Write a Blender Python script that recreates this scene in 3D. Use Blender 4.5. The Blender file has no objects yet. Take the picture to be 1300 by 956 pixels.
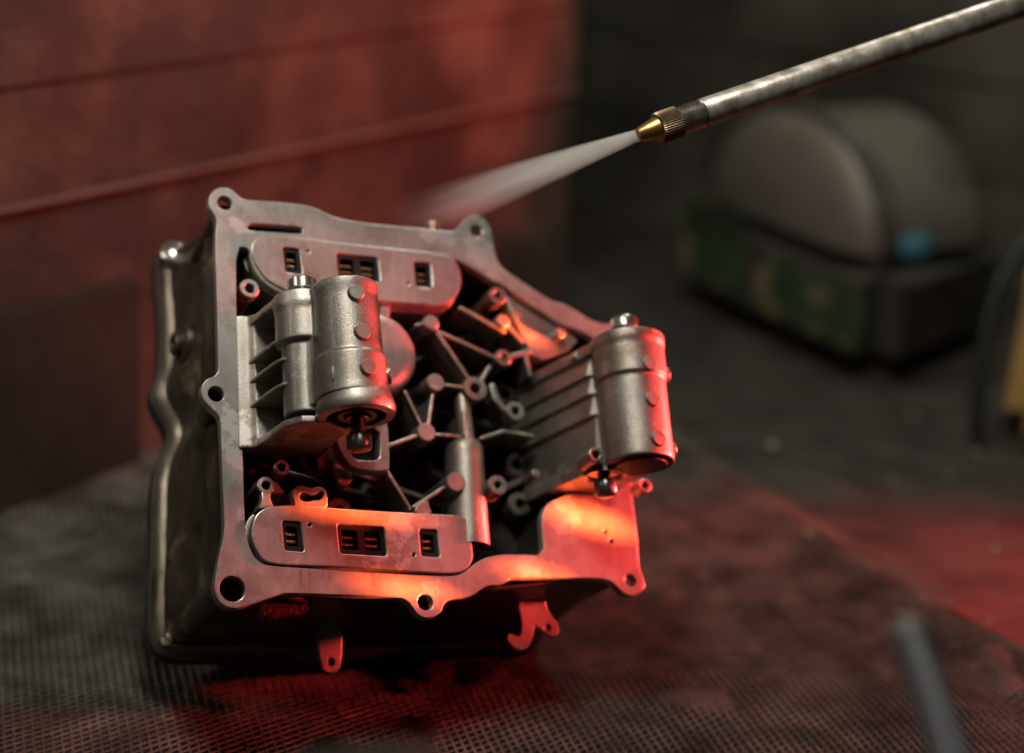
import bpy, bmesh, math, random
from mathutils import Vector, Matrix, noise
random.seed(7)
S = bpy.context.scene
COL = S.collection
R = math.radians

# ------------------------------------------------------------------ camera
F_PX, CX, CY = 2300.0, 650.0, 478.0            # focal length and centre of the 1300 x 956 photograph
CAM_H = 0.558
UP = Vector((0.05, 0.94, 0.32)).normalized()    # world up in camera axes (x right, y up, z back)
Yc = (Vector((0, 0, -1)) - UP * UP.dot(Vector((0, 0, -1)))).normalized()
Xc = Yc.cross(UP).normalized()
M3 = Matrix((Xc, Yc, UP))                       # camera axes -> world axes
cam_d = bpy.data.cameras.new('camera'); cam = bpy.data.objects.new('camera', cam_d); COL.objects.link(cam)
cam_d.sensor_width = 36.0; cam_d.lens = F_PX / 1300 * 36.0
cam_d.clip_start = 0.02; cam_d.clip_end = 50
cam_d.dof.use_dof = True; cam_d.dof.focus_distance = 1.03; cam_d.dof.aperture_fstop = 2.4
cam.matrix_world = Matrix.Translation((0, 0, CAM_H)) @ M3.to_4x4()
S.camera = cam

# ------------------------------------------------------------------ world, lamps, exposure
W = bpy.data.worlds.new('World'); S.world = W; W.use_nodes = True
W.node_tree.nodes['Background'].inputs[0].default_value = (0.9, 0.85, 0.75, 1)
W.node_tree.nodes['Background'].inputs[1].default_value = 0.006
S.view_settings.view_transform = 'Standard'; S.view_settings.look = 'None'
S.view_settings.exposure = 0.0; S.view_settings.gamma = 1.0
S.render.engine = 'CYCLES'
S.cycles.use_denoising = True
S.cycles.max_bounces = 8; S.cycles.volume_bounces = 2
S.cycles.sample_clamp_indirect = 4.0

def cam2w(v):
    return M3 @ Vector(v) + Vector((0, 0, CAM_H))

def lamp(name, kind, loc_cam, aim_cam, energy, color, size=0.3, size_y=None, spot=None, blend=0.5):
    l = bpy.data.lights.new(name, kind); o = bpy.data.objects.new(name, l); COL.objects.link(o)
    l.energy = energy; l.color = color
    if kind == 'AREA':
        l.shape = 'RECTANGLE'; l.size = size; l.size_y = size_y or size
    else:
        l.shadow_soft_size = size
    if spot: l.spot_size = spot; l.spot_blend = blend
    a, b = cam2w(loc_cam), cam2w(aim_cam)
    o.location = a; o.rotation_euler = (b - a).to_track_quat('-Z', 'Y').to_euler()
    return o
def near_casting(u, v, w):      # camera-axis position of a point given in the casting's millimetres
    n_ = Vector((.42, .357, .833)).normalized(); u_ = Vector((.903, -.086, -.42)); u_ = (u_ - n_ * u_.dot(n_)).normalized()
    return Vector(((283 - CX) / F_PX, -(500 - CY) / F_PX, -1.0)) * 1.05 + (u_ * u + n_.cross(u_) * v + n_ * w) / 1000
lamp('workshop_lamp', 'AREA', (-0.05, 0.66, -0.68), (0.02, 0.0, -1.10), 4.7, (1.0, 0.93, 0.82), 0.30, 0.20)
lamp('side_fill', 'AREA', (-0.62, 0.30, -0.78), (-0.25, -0.02, -1.15), 0.11, (1.0, 0.90, 0.76), 0.16, 0.30).data.spread = R(30)  # added fill that brightens the left side wall and its rim
lamp('rear_fill', 'AREA', (0.30, 0.95, -1.35), (0.42, 0.0, -1.85), 4.2, (1.0, 0.93, 0.78), 0.30, 0.30)  # added fill above the canister, brightens it and the end wall
lamp('red_lamp', 'SPOT', near_casting(900, 8, 94), near_casting(120, -16, 10), 150.0, (1.0, 0.06, 0.055), 0.02, spot=R(20), blend=0.25)
lamp('red_fill', 'SPOT', near_casting(715, 20, 660), near_casting(135, -32, 0), 12.0, (1.0, 0.05, 0.048), 0.05, spot=R(18.5), blend=0.25)  # added fill that tints the plate, no lamp of the place
lamp('red_wall_fill', 'SPOT', (0.76, 0.38, -1.56), (-0.27, 0.29, -1.66), 23.0, (1.0, 0.09, 0.065), 0.03, spot=R(48), blend=0.6)  # added spot that reddens the left wall, apart from the main red lamp
lamp('red_floor_fill', 'SPOT', near_casting(900, 360, 60), (0.32, -0.14, -1.34), 19.0, (1.0, 0.06, 0.05), 0.05, spot=R(50), blend=0.7)  # added spot that reddens the floor right of the casting
def hot_glint_spot(target, radius, energy, start=(760, -150, 190)):     # added narrow spots, standing in for hot glints bounced onto the plate
    p0, p1 = near_casting(*start), near_casting(*target)
    lamp('glint_spot', 'SPOT', p0, p1, energy, (1.0, 0.12, 0.03), 0.006, spot=2 * math.atan(radius / 1000 / (p1 - p0).length), blend=0.6)
hot_glint_spot((232, -63, 0), 10, 1000, (760, -190, 170))
hot_glint_spot((72, -67.5, 0), 6.5, 1500, (760, -110, 130))
hot_glint_spot((106, -112, 0), 8, 1200, (760, -190, 190))
hot_glint_spot((196, -101, 0), 7, 1000, (760, -190, 190))
hot_glint_spot((204, 61, 0), 8, 1000)

# ------------------------------------------------------------------ from the photograph to the place
n_c = Vector((.42, .357, .833)).normalized()
u_c = Vector((.903, -.086, -.42)); u_c = (u_c - n_c * u_c.dot(n_c)).normalized()
v_c = n_c.cross(u_c)
def ray(px, py): return Vector(((px - CX) / F_PX, -(py - CY) / F_PX, -1.0))
O_c = ray(283, 500) * 1.05
ROOT_M = Matrix.Translation(cam2w(O_c)) @ (M3 @ Matrix((u_c, v_c, n_c)).transposed()).to_4x4()
def P(px, py, w=0.0):
    """a traced point of the casting, in its own millimetres (u, v) on the plane w"""
    r = ray(px, py); t = (O_c + n_c * (w / 1000)).dot(n_c) / r.dot(n_c); q = r * t - O_c
    return (q.dot(u_c) * 1000, q.dot(v_c) * 1000)
def PS(pts, w=0.0): return [P(x, y, w) for x, y in pts]
def Wz(px, py, z=0.0):
    r = M3 @ ray(px, py); t = (z - CAM_H) / r.z; return r * t + Vector((0, 0, CAM_H))
def Wd(px, py, d): return M3 @ (ray(px, py) * d) + Vector((0, 0, CAM_H))

# ------------------------------------------------------------------ materials
def mat(name, base, metallic=0.0, rough=0.5, dark=None, nscale=40.0, namount=0.5, bump=0.0, bscale=400.0,
        speck=0.0, stain=None, sscale=18.0, slo=0.5, shi=0.65, rvar=0.0, brush=None, tide=None, coat=0.0, spec=0.5, aniso=0.0):
    m = bpy.data.materials.new(name); m.use_nodes = True
    nt = m.node_tree; N = nt.nodes; L = nt.links
    b = N['Principled BSDF']
    b.inputs['Metallic'].default_value = metallic; b.inputs['Roughness'].default_value = rough
    b.inputs['Coat Weight'].default_value = coat; b.inputs['Coat Roughness'].default_value = 0.12
    b.inputs['Specular IOR Level'].default_value = spec
    tc = N.new('ShaderNodeTexCoord')
    src = tc.outputs['Object']
    def nz(scale, detail=6.0, vec=None, rr=0.6):
        t = N.new('ShaderNodeTexNoise'); t.inputs['Scale'].default_value = scale; t.inputs['Detail'].default_value = detail
        t.inputs['Roughness'].default_value = rr
        L.new(vec or src, t.inputs['Vector']); return t.outputs['Fac']
    def ramp(fac, lo, hi):
        r = N.new('ShaderNodeMapRange'); r.inputs[1].default_value = lo; r.inputs[2].default_value = hi
        L.new(fac, r.inputs[0]); return r.outputs[0]
    def mix(fac, a, c):
        x = N.new('ShaderNodeMix'); x.data_type = 'RGBA'
        L.new(fac, x.inputs[0])
        for i, val in ((6, a), (7, c)):
            if isinstance(val, tuple): x.inputs[i].default_value = (*val, 1)
            else: L.new(val, x.inputs[i])
        return x.outputs[2]
    dk = dark or tuple(c * 0.6 for c in base)
    f = ramp(nz(nscale), 0.5 - 0.3 / max(namount, .01) * .5, 0.5 + 0.3 / max(namount, .01) * .5)
    c = mix(f, dk, base)
    if speck:
        f2 = ramp(nz(1100.0, 2), .42, .62); x_ = N.new('ShaderNodeMath'); x_.operation = 'MULTIPLY'; x_.inputs[1].default_value = speck
        L.new(f2, x_.inputs[0]); c = mix(x_.outputs[0], c, tuple(v * .45 for v in base))
    if stain:
        sf = ramp(nz(sscale, 5), slo, shi)
        c = mix(sf, c, stain)
    if brush:
        mp = N.new('ShaderNodeMapping'); mp.inputs['Scale'].default_value = brush
        L.new(src, mp.inputs['Vector'])
        bf = nz(1.0, 4, mp.outputs['Vector'])
        c = mix(ramp(bf, .35, .7), tuple(x * .72 for x in base), c)
    if tide:
        tf = nz(34.0, 9, None, .72); c = mix(ramp(tf, .535, .560), c, tide)
        tf2 = nz(13.0, 10, None, .70); c = mix(ramp(tf2, .57, .59), c, tuple(x * 1.12 for x in base))
        pt_ = nz(420.0, 2); c = mix(ramp(pt_, .72, .76), c, tuple(x * .25 for x in base))
    L.new(c, b.inputs['Base Color'])
    if coat: b.inputs['Coat IOR'].default_value = 1.4
    if rvar:
        rr = N.new('ShaderNodeMapRange'); rr.inputs[1].default_value = .3; rr.inputs[2].default_value = .7
        rr.inputs[3].default_value = max(rough - rvar, .05); rr.inputs[4].default_value = rough + rvar
        L.new(nz(nscale * .7), rr.inputs[0]); L.new(rr.outputs[0], b.inputs['Roughness'])
    if bump:
        bp = N.new('ShaderNodeBump'); bp.inputs['Strength'].default_value = 1.0; bp.inputs['Distance'].default_value = bump
        L.new(nz(bscale, 3), bp.inputs['Height']); L.new(bp.outputs[0], b.inputs['Normal'])
    return m

CAST = mat('cast_aluminium', (.44, .42, .385), .85, .42, (.29, .27, .235), 55, .6, 0.0002, 1200, .75, (.17, .14, .10), 22, .52, .70, .08, coat=.25, tide=(.30, .27, .225))
CASTR = mat('oily_rim_casting', (.24, .215, .175), .6, .33, (.10, .085, .06), 60, .6, .0002, 900, .4, (.05, .04, .028), 30, .5, .66, .1)
CASTD = mat('stud_aluminium', (.46, .44, .40), .75, .38, (.33, .31, .27), 60, .6, .0001, 1600, 0.0, (.10, .08, .055), 26, .5, .7, .1)
MACH = mat('machined_aluminium', (.40, .388, .372), .5, .36, (.33, .315, .295), 30, .8, .00008, 700, 0.15, (.19, .165, .135), 24, .54, .62, .12, (260, 25, 40), tide=(.27, .25, .22), coat=.25)
OILY = mat('oily_cast_metal', (.088, .072, .052), .45, .36, (.022, .018, .013), 60, .7, .0004, 500, 0.0, (.26, .20, .13), 38, .57, .72, .12)
DARKIN = mat('oily_shaded_interior', (.045, .040, .035), .3, .45, (.012, .011, .01), 50, .6, .0004, 300)  # oily, with the shade of the hollow and bores put into the colour
RUBBER = mat('black_rubber', (.012, .012, .014), 0, .38, None, 60, .5, .0001, 400)
PLAST = mat('black_plastic', (.006, .006, .007), 0, .6, None, 60, .5, spec=.25)
WEB = mat('oily_shaded_web', (.19, .176, .155), .5, .4, (.05, .042, .034), 50, .7, .0003, 600, .5, coat=.3)  # oily, and darkened in colour for the shade low in the hollow
GOLD = mat('brass_contacts', (.75, .42, .22), .9, .3)
STEEL = mat('bright_steel', (.62, .60, .57), .95, .24, (.40, .38, .36), 80, .6)
DSTEEL = mat('dark_blued_steel', (.24, .245, .26), .9, .30, (.06, .06, .07), 90, .6)
BRASS = mat('brass', (.52, .36, .12), .9, .34, (.30, .19, .06), 60, .7, .00004, 500)
BRASSD = mat('tarnished_brass', (.36, .27, .17), .85, .42, (.16, .11, .07), 90, .7)
TUBE = mat('weathered_steel_tube', (.58, .555, .51), .6, .42, (.24, .215, .18), 70, 1.1, .0002, 350, 0.0, (.20, .12, .06), 45, .58, .72, .12)
THREAD = mat('oiled_thread_steel', (.42, .40, .37), .85, .38, (.08, .075, .07), 60, .7)
WALLM = mat('grimy_painted_steel', (.165, .090, .070), .0, .62, (.040, .021, .017), 6, 1.3, .0015, 60, 0.0, (.05, .036, .030), 4.5, .46, .58, .1)
BOARD = mat('dark_board', (.050, .040, .030), 0, .7, (.016, .014, .011), 8, .9, .001, 60)
WALLD = mat('grimy_steel_sheet', (.11, .104, .085), .1, .6, (.045, .042, .034), 4, .8, .002, 40, 0.0, (.03, .027, .022), 2.5, .5, .64)
GRIME = mat('oily_grime', (.042, .036, .030), .0, .6, (.012, .010, .009), 14, 1.0, .0016, 300, 0.0, (.060, .050, .040), 60, .62, .75, .18)
WIRE = mat('oily_steel_mesh', (.27, .255, .225), .45, .48, (.06, .052, .042), 22, .8, .0002, 500, 0.0, (.30, .27, .22), 55, .60, .72, .12)
JUG = mat('greasy_grey_plastic', (.075, .072, .064), .0, .40, (.03, .028, .025), 8, .8, .001, 50, 0.0, None, 5, .5, .6, .12)
JUGT = mat('worn_grey_metal', (.12, .114, .10), 0.1, .46, (.13, .12, .10), 9, .8, .002, 30, 0.0, (.07, .062, .05), 7, .52, .66)
LABG = mat('green_label', (.045, .105, .045), 0, .6, (.022, .036, .020), 14, .9, 0, 1, 0.0, (.24, .20, .10), 16, .52, .60)
YEL = mat('yellow_plastic', (.66, .45, .15), 0, .5, (.34, .22, .07), 12, .7)
GRN = mat('dark_green_rubber', (.006, .016, .012), 0, .5, None, 20, .6)
BLUE = mat('blue_plastic', (.03, .16, .22), 0, .45)
PIPE = mat('blue_grey_plastic', (.035, .042, .055), 0, .45, (.03, .036, .048), 20, .7)
CHIP = mat('pale_metal_chip', (.55, .50, .42), .3, .4, (.3, .26, .2), 90, .7)
CHIPD = mat('dull_collar', (.13, .125, .115), .2, .5)
BANDM = mat('worn_band_metal', (.30, .285, .25), .7, .36, (.12, .11, .095), 12, 1.0)
SEAM = mat('pale_seam', (.22, .14, .11), 0, .6, (.16, .10, .08), 14, 1.0)
REDP = mat('translucent_red_plastic', (.12, .012, .007), 0, .3, (.12, .015, .01), 220, .9, .0008, 300)

# ------------------------------------------------------------------ mesh helpers (millimetres in, metres out)
def link(name, me, m, parent=None):
    o = bpy.data.objects.new(name, me); COL.objects.link(o)
    if m is not None and not me.materials: me.materials.append(m)
    if parent: o.parent = parent
    return o
def shade(me, ang=35):
    me.polygons.foreach_set('use_smooth', [True] * len(me.polygons))
    me.set_sharp_from_angle(angle=R(ang)); return me
def bm2me(bm, name, ang=35):
    bmesh.ops.recalc_face_normals(bm, faces=bm.faces)
    me = bpy.data.meshes.new(name); bm.to_mesh(me); bm.free(); return shade(me, ang)
def evaluated(o):
    dg = bpy.context.evaluated_depsgraph_get(); dg.update()
    me = bpy.data.meshes.new_from_object(o.evaluated_get(dg)); return me
def chaikin(pts, it=2):
    for _ in range(it):
        q = []
        for i in range(len(pts)):
            a, b = pts[i], pts[(i + 1) % len(pts)]
            q.append((a[0] * .75 + b[0] * .25, a[1] * .75 + b[1] * .25)); q.append((a[0] * .25 + b[0] * .75, a[1] * .25 + b[1] * .75))
        pts = q
    return pts
def circ(c, r, n=28): return [(c[0] + r * math.cos(2 * math.pi * i / n), c[1] + r * math.sin(2 * math.pi * i / n)) for i in range(n)]
def stadium(a, b, wd, n=6):
    d = Vector((b[0] - a[0], b[1] - a[1])); L = d.length; d.normalize(); an = math.atan2(d.y, d.x)
    return [(b[0] + wd / 2 * math.cos(an + t), b[1] + wd / 2 * math.sin(an + t)) for t in [math.pi * (i / n - .5) for i in range(n + 1)]] + \
           [(a[0] + wd / 2 * math.cos(an + t), a[1] + wd / 2 * math.sin(an + t)) for t in [math.pi * (i / n + .5) for i in range(n + 1)]]
def offset_poly(pts, d):
    n = len(pts); A = sum(pts[i][0] * pts[(i + 1) % n][1] - pts[(i + 1) % n][0] * pts[i][1] for i in range(n))
    s = 1 if A > 0 else -1; out = []
    for i in range(n):
        p, q, r = Vector(pts[i - 1]), Vector(pts[i]), Vector(pts[(i + 1) % n])
        e1 = (q - p).normalized(); e2 = (r - q).normalized()
        nn = Vector((e1.y + e2.y, -(e1.x + e2.x)))
        if nn.length < 1e-6: nn = Vector((e1.y, -e1.x))
        nn.normalize(); k = 1 / max(.5, nn.dot(Vector((e1.y, -e1.x))))
        q2 = q + nn * d * s * k; out.append((q2.x, q2.y))
    return out
def slab(name, outline, w0, w1, bevel=0.4, holes=(), ang=40, ortho=None):
    """flat casting detail with outline and holes, from w0 to w1, edges rounded"""
    cu = bpy.data.curves.new(name, 'CURVE'); cu.dimensions = '2D'; cu.fill_mode = 'BOTH'
    for pts in [outline] + list(holes):
        s = cu.splines.new('POLY'); s.points.add(len(pts) - 1); s.use_cyclic_u = True
        for i, p in enumerate(pts): s.points[i].co = (p[0] / 1000, p[1] / 1000, 0, 1)
    bv = min(bevel, (w1 - w0) * .45)
    cu.extrude = max((w1 - w0) / 2 - bv, 1e-4) / 1000; cu.bevel_depth = bv / 1000; cu.bevel_resolution = 1; cu.offset = -bv / 1000
    o = bpy.data.objects.new(name, cu); COL.objects.link(o)
    me = evaluated(o); bpy.data.objects.remove(o)
    for v in me.vertices: v.co.z += (w0 + w1) / 2000
    if ortho:                       # 'v': outline is (u, w), thickness runs along v
        for v in me.vertices: v.co = Vector((v.co.x, v.co.z, v.co.y))
        me.flip_normals()
    me.name = name
    return shade(me, ang)
def lathe(profile, base, axis, seg=32, wob=0, name='m', ang=35, ref=None):
    """profile [(radius, height)] about axis from base; mm"""
    bm = bmesh.new(); lathe_bm(bm, profile, base, axis, seg, wob); return bm2me(bm, name, ang)
def lathe_bm(bm, profile, base, axis, seg=32, wob=0):
    ax = Vector(axis).normalized(); a = ax.orthogonal().normalized(); b = ax.cross(a); base = Vector(base)
    rings = []
    for r, h in profile:
        if r <= 1e-6: rings.append([bm.verts.new((base + ax * h) / 1000)])
        else:
            rr = []
            for i in range(seg):
                t = 2 * math.pi * i / seg; k = r * (1 + (wob if i % 2 else 0))
                rr.append(bm.verts.new((base + ax * h + (a * math.cos(t) + b * math.sin(t)) * k) / 1000))
            rings.append(rr)
    for q, p in zip(rings[1:], rings[:-1]):
        for i in range(seg):
            j = (i + 1) % seg
            if len(p) == 1 and len(q) == 1: continue
            if len(p) == 1: bm.faces.new((p[0], q[i], q[j]))
            elif len(q) == 1: bm.faces.new((p[i], p[j], q[0]))
            else: bm.faces.new((p[i], p[j], q[j], q[i]))
def prism_bm(bm, pts, a0, a1, plane='uw'):
    """closed prism; plane 'uw' = outline (u,w) run along v, 'uv' = outline (u,v) run along w"""
    def co(p, h): return Vector((p[0], h, p[1]) if plane == 'uw' else (p[0], p[1], h)) / 1000
    A = [bm.verts.new(co(p, a0)) for p in pts]; B = [bm.verts.new(co(p, a1)) for p in pts]; n = len(pts)
    bm.faces.new(A); bm.faces.new(B[::-1])
    for i in range(n): bm.faces.new((A[i], A[(i + 1) % n], B[(i + 1) % n], B[i]))
def fused(name, bm, voxel=.55, smooth=5, factor=.5, ang=60):
    """melt overlapping solids into one casting with soft fillets"""
    bmesh.ops.recalc_face_normals(bm, faces=bm.faces)
    me = bpy.data.meshes.new(name); bm.to_mesh(me); bm.free()
    o = bpy.data.objects.new(name, me); COL.objects.link(o)
    md = o.modifiers.new('r', 'REMESH'); md.mode = 'VOXEL'; md.voxel_size = voxel / 1000
    sm = o.modifiers.new('s', 'SMOOTH'); sm.factor = factor; sm.iterations = smooth
    out = evaluated(o); bpy.data.objects.remove(o); out.materials.clear(); out.name = name
    out.polygons.foreach_set('use_smooth', [True] * len(out.polygons))
    return out
def tag(o, label=None, cat=None, group=None, kind=None):
    if label: o['label'] = label
    if cat: o['category'] = cat
    if group: o['group'] = group
    if kind: o['kind'] = kind
    return o
def empty(name, mtx):
    o = bpy.data.objects.new(name, None); COL.objects.link(o); o.matrix_world = mtx; o.empty_display_size = .05; return o

# ------------------------------------------------------------------ the setting: floor of the wash cabinet, two walls
FWX = lambda x, y: 0.0
wa, wb = Wz(0, 628), Wz(715, 367)                  # foot of the left wall
wall_dir = (wb - wa); wall_dir.z = 0; wall_dir.normalize()
wall_n = Vector((wall_dir.y, -wall_dir.x, 0))      # faces the housing
corner = wb.copy()
r0, r1 = Wz(822, 545), Wz(1262, 815)               # fold line in the wire mesh, right of the housing
rdir = (r1 - r0).normalized(); rn = Vector((-rdir.y, rdir.x, 0))
if rn.y < 0: rn = -rn
def floor_h(x, y):
    h = 4 * noise.noise((x * 5, y * 5, 1.3)) + 1.5 * noise.noise((x * 15, y * 15, 4.1))
    p = Vector((x, y, 0)) - r0; d = p.dot(rn) * 1000
    if d > 0: h -= 16 * min(1, d / 55.0) ** 1.0
    h += (5 + 4 * noise.noise((x * 9, y * 9, 3.3))) * math.exp(-(d / 24.0) ** 2)
    return h / 1000 - .004
def mesh_mask(x, y):
    """1 where the wire is open, 0 where sludge has closed it"""
    k = noise.noise((x * 7 + 3, y * 7, 2.2)) + .5 * noise.noise((x * 22, y * 22, 7.7))
    return k
def make_floor():
    nx, ny = 260, 260
    xs = [-1.6 + 3.2 * i / nx for i in range(nx + 1)]; ys = [.55 + 2.6 * j / ny for j in range(ny + 1)]
    V = []; Fc = []
    for y in ys:
        for x in xs:
            k = mesh_mask(x, y)
            d = (Vector((x, y, 0)) - r0).dot(rn) * 1000
            z = floor_h(x, y) - .0035
            clog = min(1, max(0, (k - .36) / .2))
            if d > 45: clog = 1
            z += clog * .0042 + .0009 * noise.noise((x * 90, y * 90, 0)) + (.005 * noise.noise((x * 22, y * 22, 5)) + .002 * noise.noise((x * 60, y * 60, 8)) if d > 45 else 0)
            V.append((x, y, z))
    w = nx + 1
    for j in range(ny):
        for i in range(nx): Fc.append((j * w + i, j * w + i + 1, (j + 1) * w + i + 1, (j + 1) * w + i))
    me = bpy.data.meshes.new('floor'); me.from_pydata(V, [], Fc); shade(me, 80)
    o = link('floor', me, GRIME); tag(o, kind='structure')
make_floor()

def make_wire():
    A, B = .0066, .0102                             # short and long way of the diamonds
    an = R(-16); ca, sa = math.cos(an), math.sin(an)
    V = []; Fc = []
    c0 = Vector((.03, 1.14))
    def pt(a, b): return Vector((c0.x + a * ca - b * sa, c0.y + a * sa + b * ca))
    ni, nj = 105, 62
    def strand(p, q):
        m = (p + q) / 2
        d = (m.to_3d() - r0).dot(rn) * 1000
        if d > 58: return
        if (m.to_3d() - wa).dot(wall_n) < .01: return
        zp, zq = floor_h(p.x, p.y), floor_h(q.x, q.y)
        if mesh_mask(m.x, m.y) > .68: return
        t = (q - p).normalized(); s = Vector((-t.y, t.x)) * (.00085 + .0002 * noise.noise((m.x * 60, m.y * 60, 3)))
        j = .0005 * noise.noise((m.x * 130, m.y * 130, 9))
        b = len(V)
        for a_, z in ((p, zp), (q, zq)):
            V.append((a_.x + s.x, a_.y + s.y, z - .0002 + j)); V.append((a_.x + s.x * .3, a_.y + s.y * .3, z + .0007 + j))
            V.append((a_.x - s.x, a_.y - s.y, z - .0003 + j)); V.append((a_.x, a_.y, z - .0014))
        for i in range(4): k = (i + 1) % 4; Fc.append((b + i, b + k, b + 4 + k, b + 4 + i))
    for i in range(-ni, ni):
        for j in range(-nj, nj):
            for (oa, ob) in ((0, 0), (.5, .5)):
                c = pt((i + oa) * A, (j + ob) * B)
                if abs(c.x) > .75 or c.y < .72 or c.y > 1.75: continue
                e = [pt((i + oa + .5) * A, (j + ob) * B), pt((i + oa) * A, (j + ob + .5) * B), pt((i + oa - .5) * A, (j + ob) * B)]
                strand(e[0], e[1]); strand(e[1], e[2])
    me = bpy.data.meshes.new('wire_mesh'); me.from_pydata(V, [], Fc); shade(me, 50)
    o = link('wire_mesh', me, WIRE)
    tag(o, 'oily expanded metal mesh sheet covering the tray under the casting', 'metal mesh', kind='stuff')
make_wire()

def box_bm(bm, c, ax, ay, az, sx, sy, sz, bevel=.003):
    vs = []
    for k in (-1, 1):
        for j in (-1, 1):
            for i in (-1, 1): vs.append(bm.verts.new(c + ax * (i * sx / 2) + ay * (j * sy / 2) + az * (k * sz / 2)))
    fs = [bm.faces.new([vs[i] for i in f]) for f in ((0, 2, 3, 1), (4, 5, 7, 6), (0, 1, 5, 4), (2, 6, 7, 3), (0, 4, 6, 2), (1, 3, 7, 5))]
    es = list({e for f in fs for e in f.edges})
    if bevel: bmesh.ops.bevel(bm, geom=es, offset=bevel, segments=2, affect='EDGES')
def add_wall(name, label, start, d, nrm, length, bands, material):
    root = empty(name, Matrix.Translation(start)); tag(root, label, 'wall')
    for (z0, z1, push) in bands:
        bm = bmesh.new()
        box_bm(bm, d * (length / 2) - nrm * (.02 - push) + Vector((0, 0, (z0 + z1) / 2)), d, nrm, Vector((0, 0, 1)), length, .04, z1 - z0 - .0012, .0016)
        bmesh.ops.subdivide_edges(bm, edges=bm.edges, cuts=3, use_grid_fill=True)
        for v in bm.verts: v.co += nrm * .003 * noise.noise(v.co * 4)
        link('panel', bm2me(bm, 'panel', 50), material, root)
# height of each seam: where its line meets the left wall plane
def wall_hit(px, py, base, nrm):
    r = M3 @ ray(px, py); o = Vector((0, 0, CAM_H)); t = (base - o).dot(nrm) / r.dot(nrm); return o + r * t
h1 = (wall_hit(0, 123, wa, wall_n).z + wall_hit(508, 35, wa, wall_n).z) / 2
h2 = (wall_hit(0, 270, wa, wall_n).z + wall_hit(585, 143, wa, wall_n).z) / 2
h3 = wall_hit(100, 400, wa, wall_n).z
LW0 = wa - wall_dir * .8
add_wall('left_wall', 'rust coloured sheet metal side wall with long horizontal seams behind the casting', LW0, wall_dir, wall_n,
         (corner - LW0).length, [(-.06, h3, .001), (h3, h2, .0), (h2, h1, .0015), (h1, h1 + .5, .004)], WALLM)
lb0 = wall_hit(-160, 380, wa, wall_n); lb1 = wall_hit(158, 384, wa, wall_n)
bm_ = bmesh.new(); cc_ = (lb0 + lb1) / 2; hh_ = (lb0.z + lb1.z) / 2
box_bm(bm_, Vector((0, 0, hh_ / 2 - .01)), wall_dir, wall_n, Vector((0, 0, 1)), (Vector((lb1.x, lb1.y, 0)) - Vector((lb0.x, lb0.y, 0))).length, .012, hh_ + .02, .004)
board_me = bm2me(bm_, 'dark_board', 50)
back_d = -wall_n * -1.0
back_n = -wall_dir
g1 = wall_hit(1190, 95, corner + wall_dir * .42, back_n).z
add_wall('rear_wall', 'dark greenish sheet metal end wall behind the canister', corner + wall_dir * .42 - back_d * .5, back_d, back_n, 2.6,
         [(-.06, g1 * .5, .0), (g1 * .5, g1, .003), (g1, g1 + .5, .008)], WALLD)
sb = bmesh.new(); box_bm(sb, LW0 + wall_dir * ((corner - LW0).length / 2) + wall_n * .0008 + Vector((0, 0, h2)), wall_dir, wall_n, Vector((0, 0, 1)), (corner - LW0).length, .008, .0032, .0008)
lw = bpy.data.objects['left_wall']; so = link('seam_strip', bm2me(sb, 'seam_strip'), SEAM, lw); so.matrix_parent_inverse = Matrix.Translation(-LW0)
bo = link('dark_board', board_me, BOARD); bo.location = (cc_.x, cc_.y, 0); bo.location += wall_n * .014
tag(bo, 'dark greenish board leaning against the foot of the left wall', 'board')
print('seams', h1, h2, h3, g1)

# ------------------------------------------------------------------ the casting
root = empty('gearbox_valve_casting', ROOT_M)
tag(root, 'cast aluminium housing propped on the mesh with two cylinders on its ribbed face', 'machine part')
def part(name, me, m, parent=None): return link(name, me, m, parent or root)

CONN_T = [[(359,313),(380,315.5),(384,348),(362.5,345.5)],[(427,321),(479.5,326.5),(483,358),(430.5,354)],[(525,331.5),(546.5,334),(549,366),(528,363.5)]]
CONN_B = [[(358,660.5),(382,662.5),(386.5,700.5),(361.5,698.5)],[(428,665),(487.5,668.5),(491,706),(432,702.5)],[(532,671),(555,672.5),(558.7,707.5),(535,706)]]
FL = [(265,262),(266,247),(274,239),(285,237),(295,241),(303,249),(311,254),(340,255),(380,259),(400,264),(412,270),(428,277),(460,283),
 (500,287),(540,290),(570,294),(580,292),(587,280),(594,274),(603,272),(614,276),(621,285),(625,300),(628,318),(632,332),(642,344),
 (667,360),(697,380),(704,383),(714,384),(733,395),(749,406),(763,411),(776,411),(790,416),(800,440),(803,520),(802,600),(802,625),(806,660),(810,690),
 (810,715),(816,733),(820,744),(812,754),(800,757),(789,751),(775,735),(736,733),(682,733),(648,733),(645,738),(636,743),(620,743),(612,747),(600,756),
 (586,760),(570,761),(563,767),(561,776),(554,782),(542,785),(531,781),(524,771),(518,763),(511,759),(500,757.6),(460,756),(400,754),(361,752.5),(352,756),
 (328,763.5),(308,771),(296,772.5),(284,769),(276,761),(272,748),(273,735),(278,707),(283,686),(285,670),(284.5,650),(282.6,606),(280.5,535),
 (277,526),(266,516),(258,507),(255,497.6),(257,487),(264,480),(273,477.5),(277.5,471),(277.5,460),(275.5,369),(273.5,327),(274,296),(275.5,284),(274,276),(269,267)]
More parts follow.
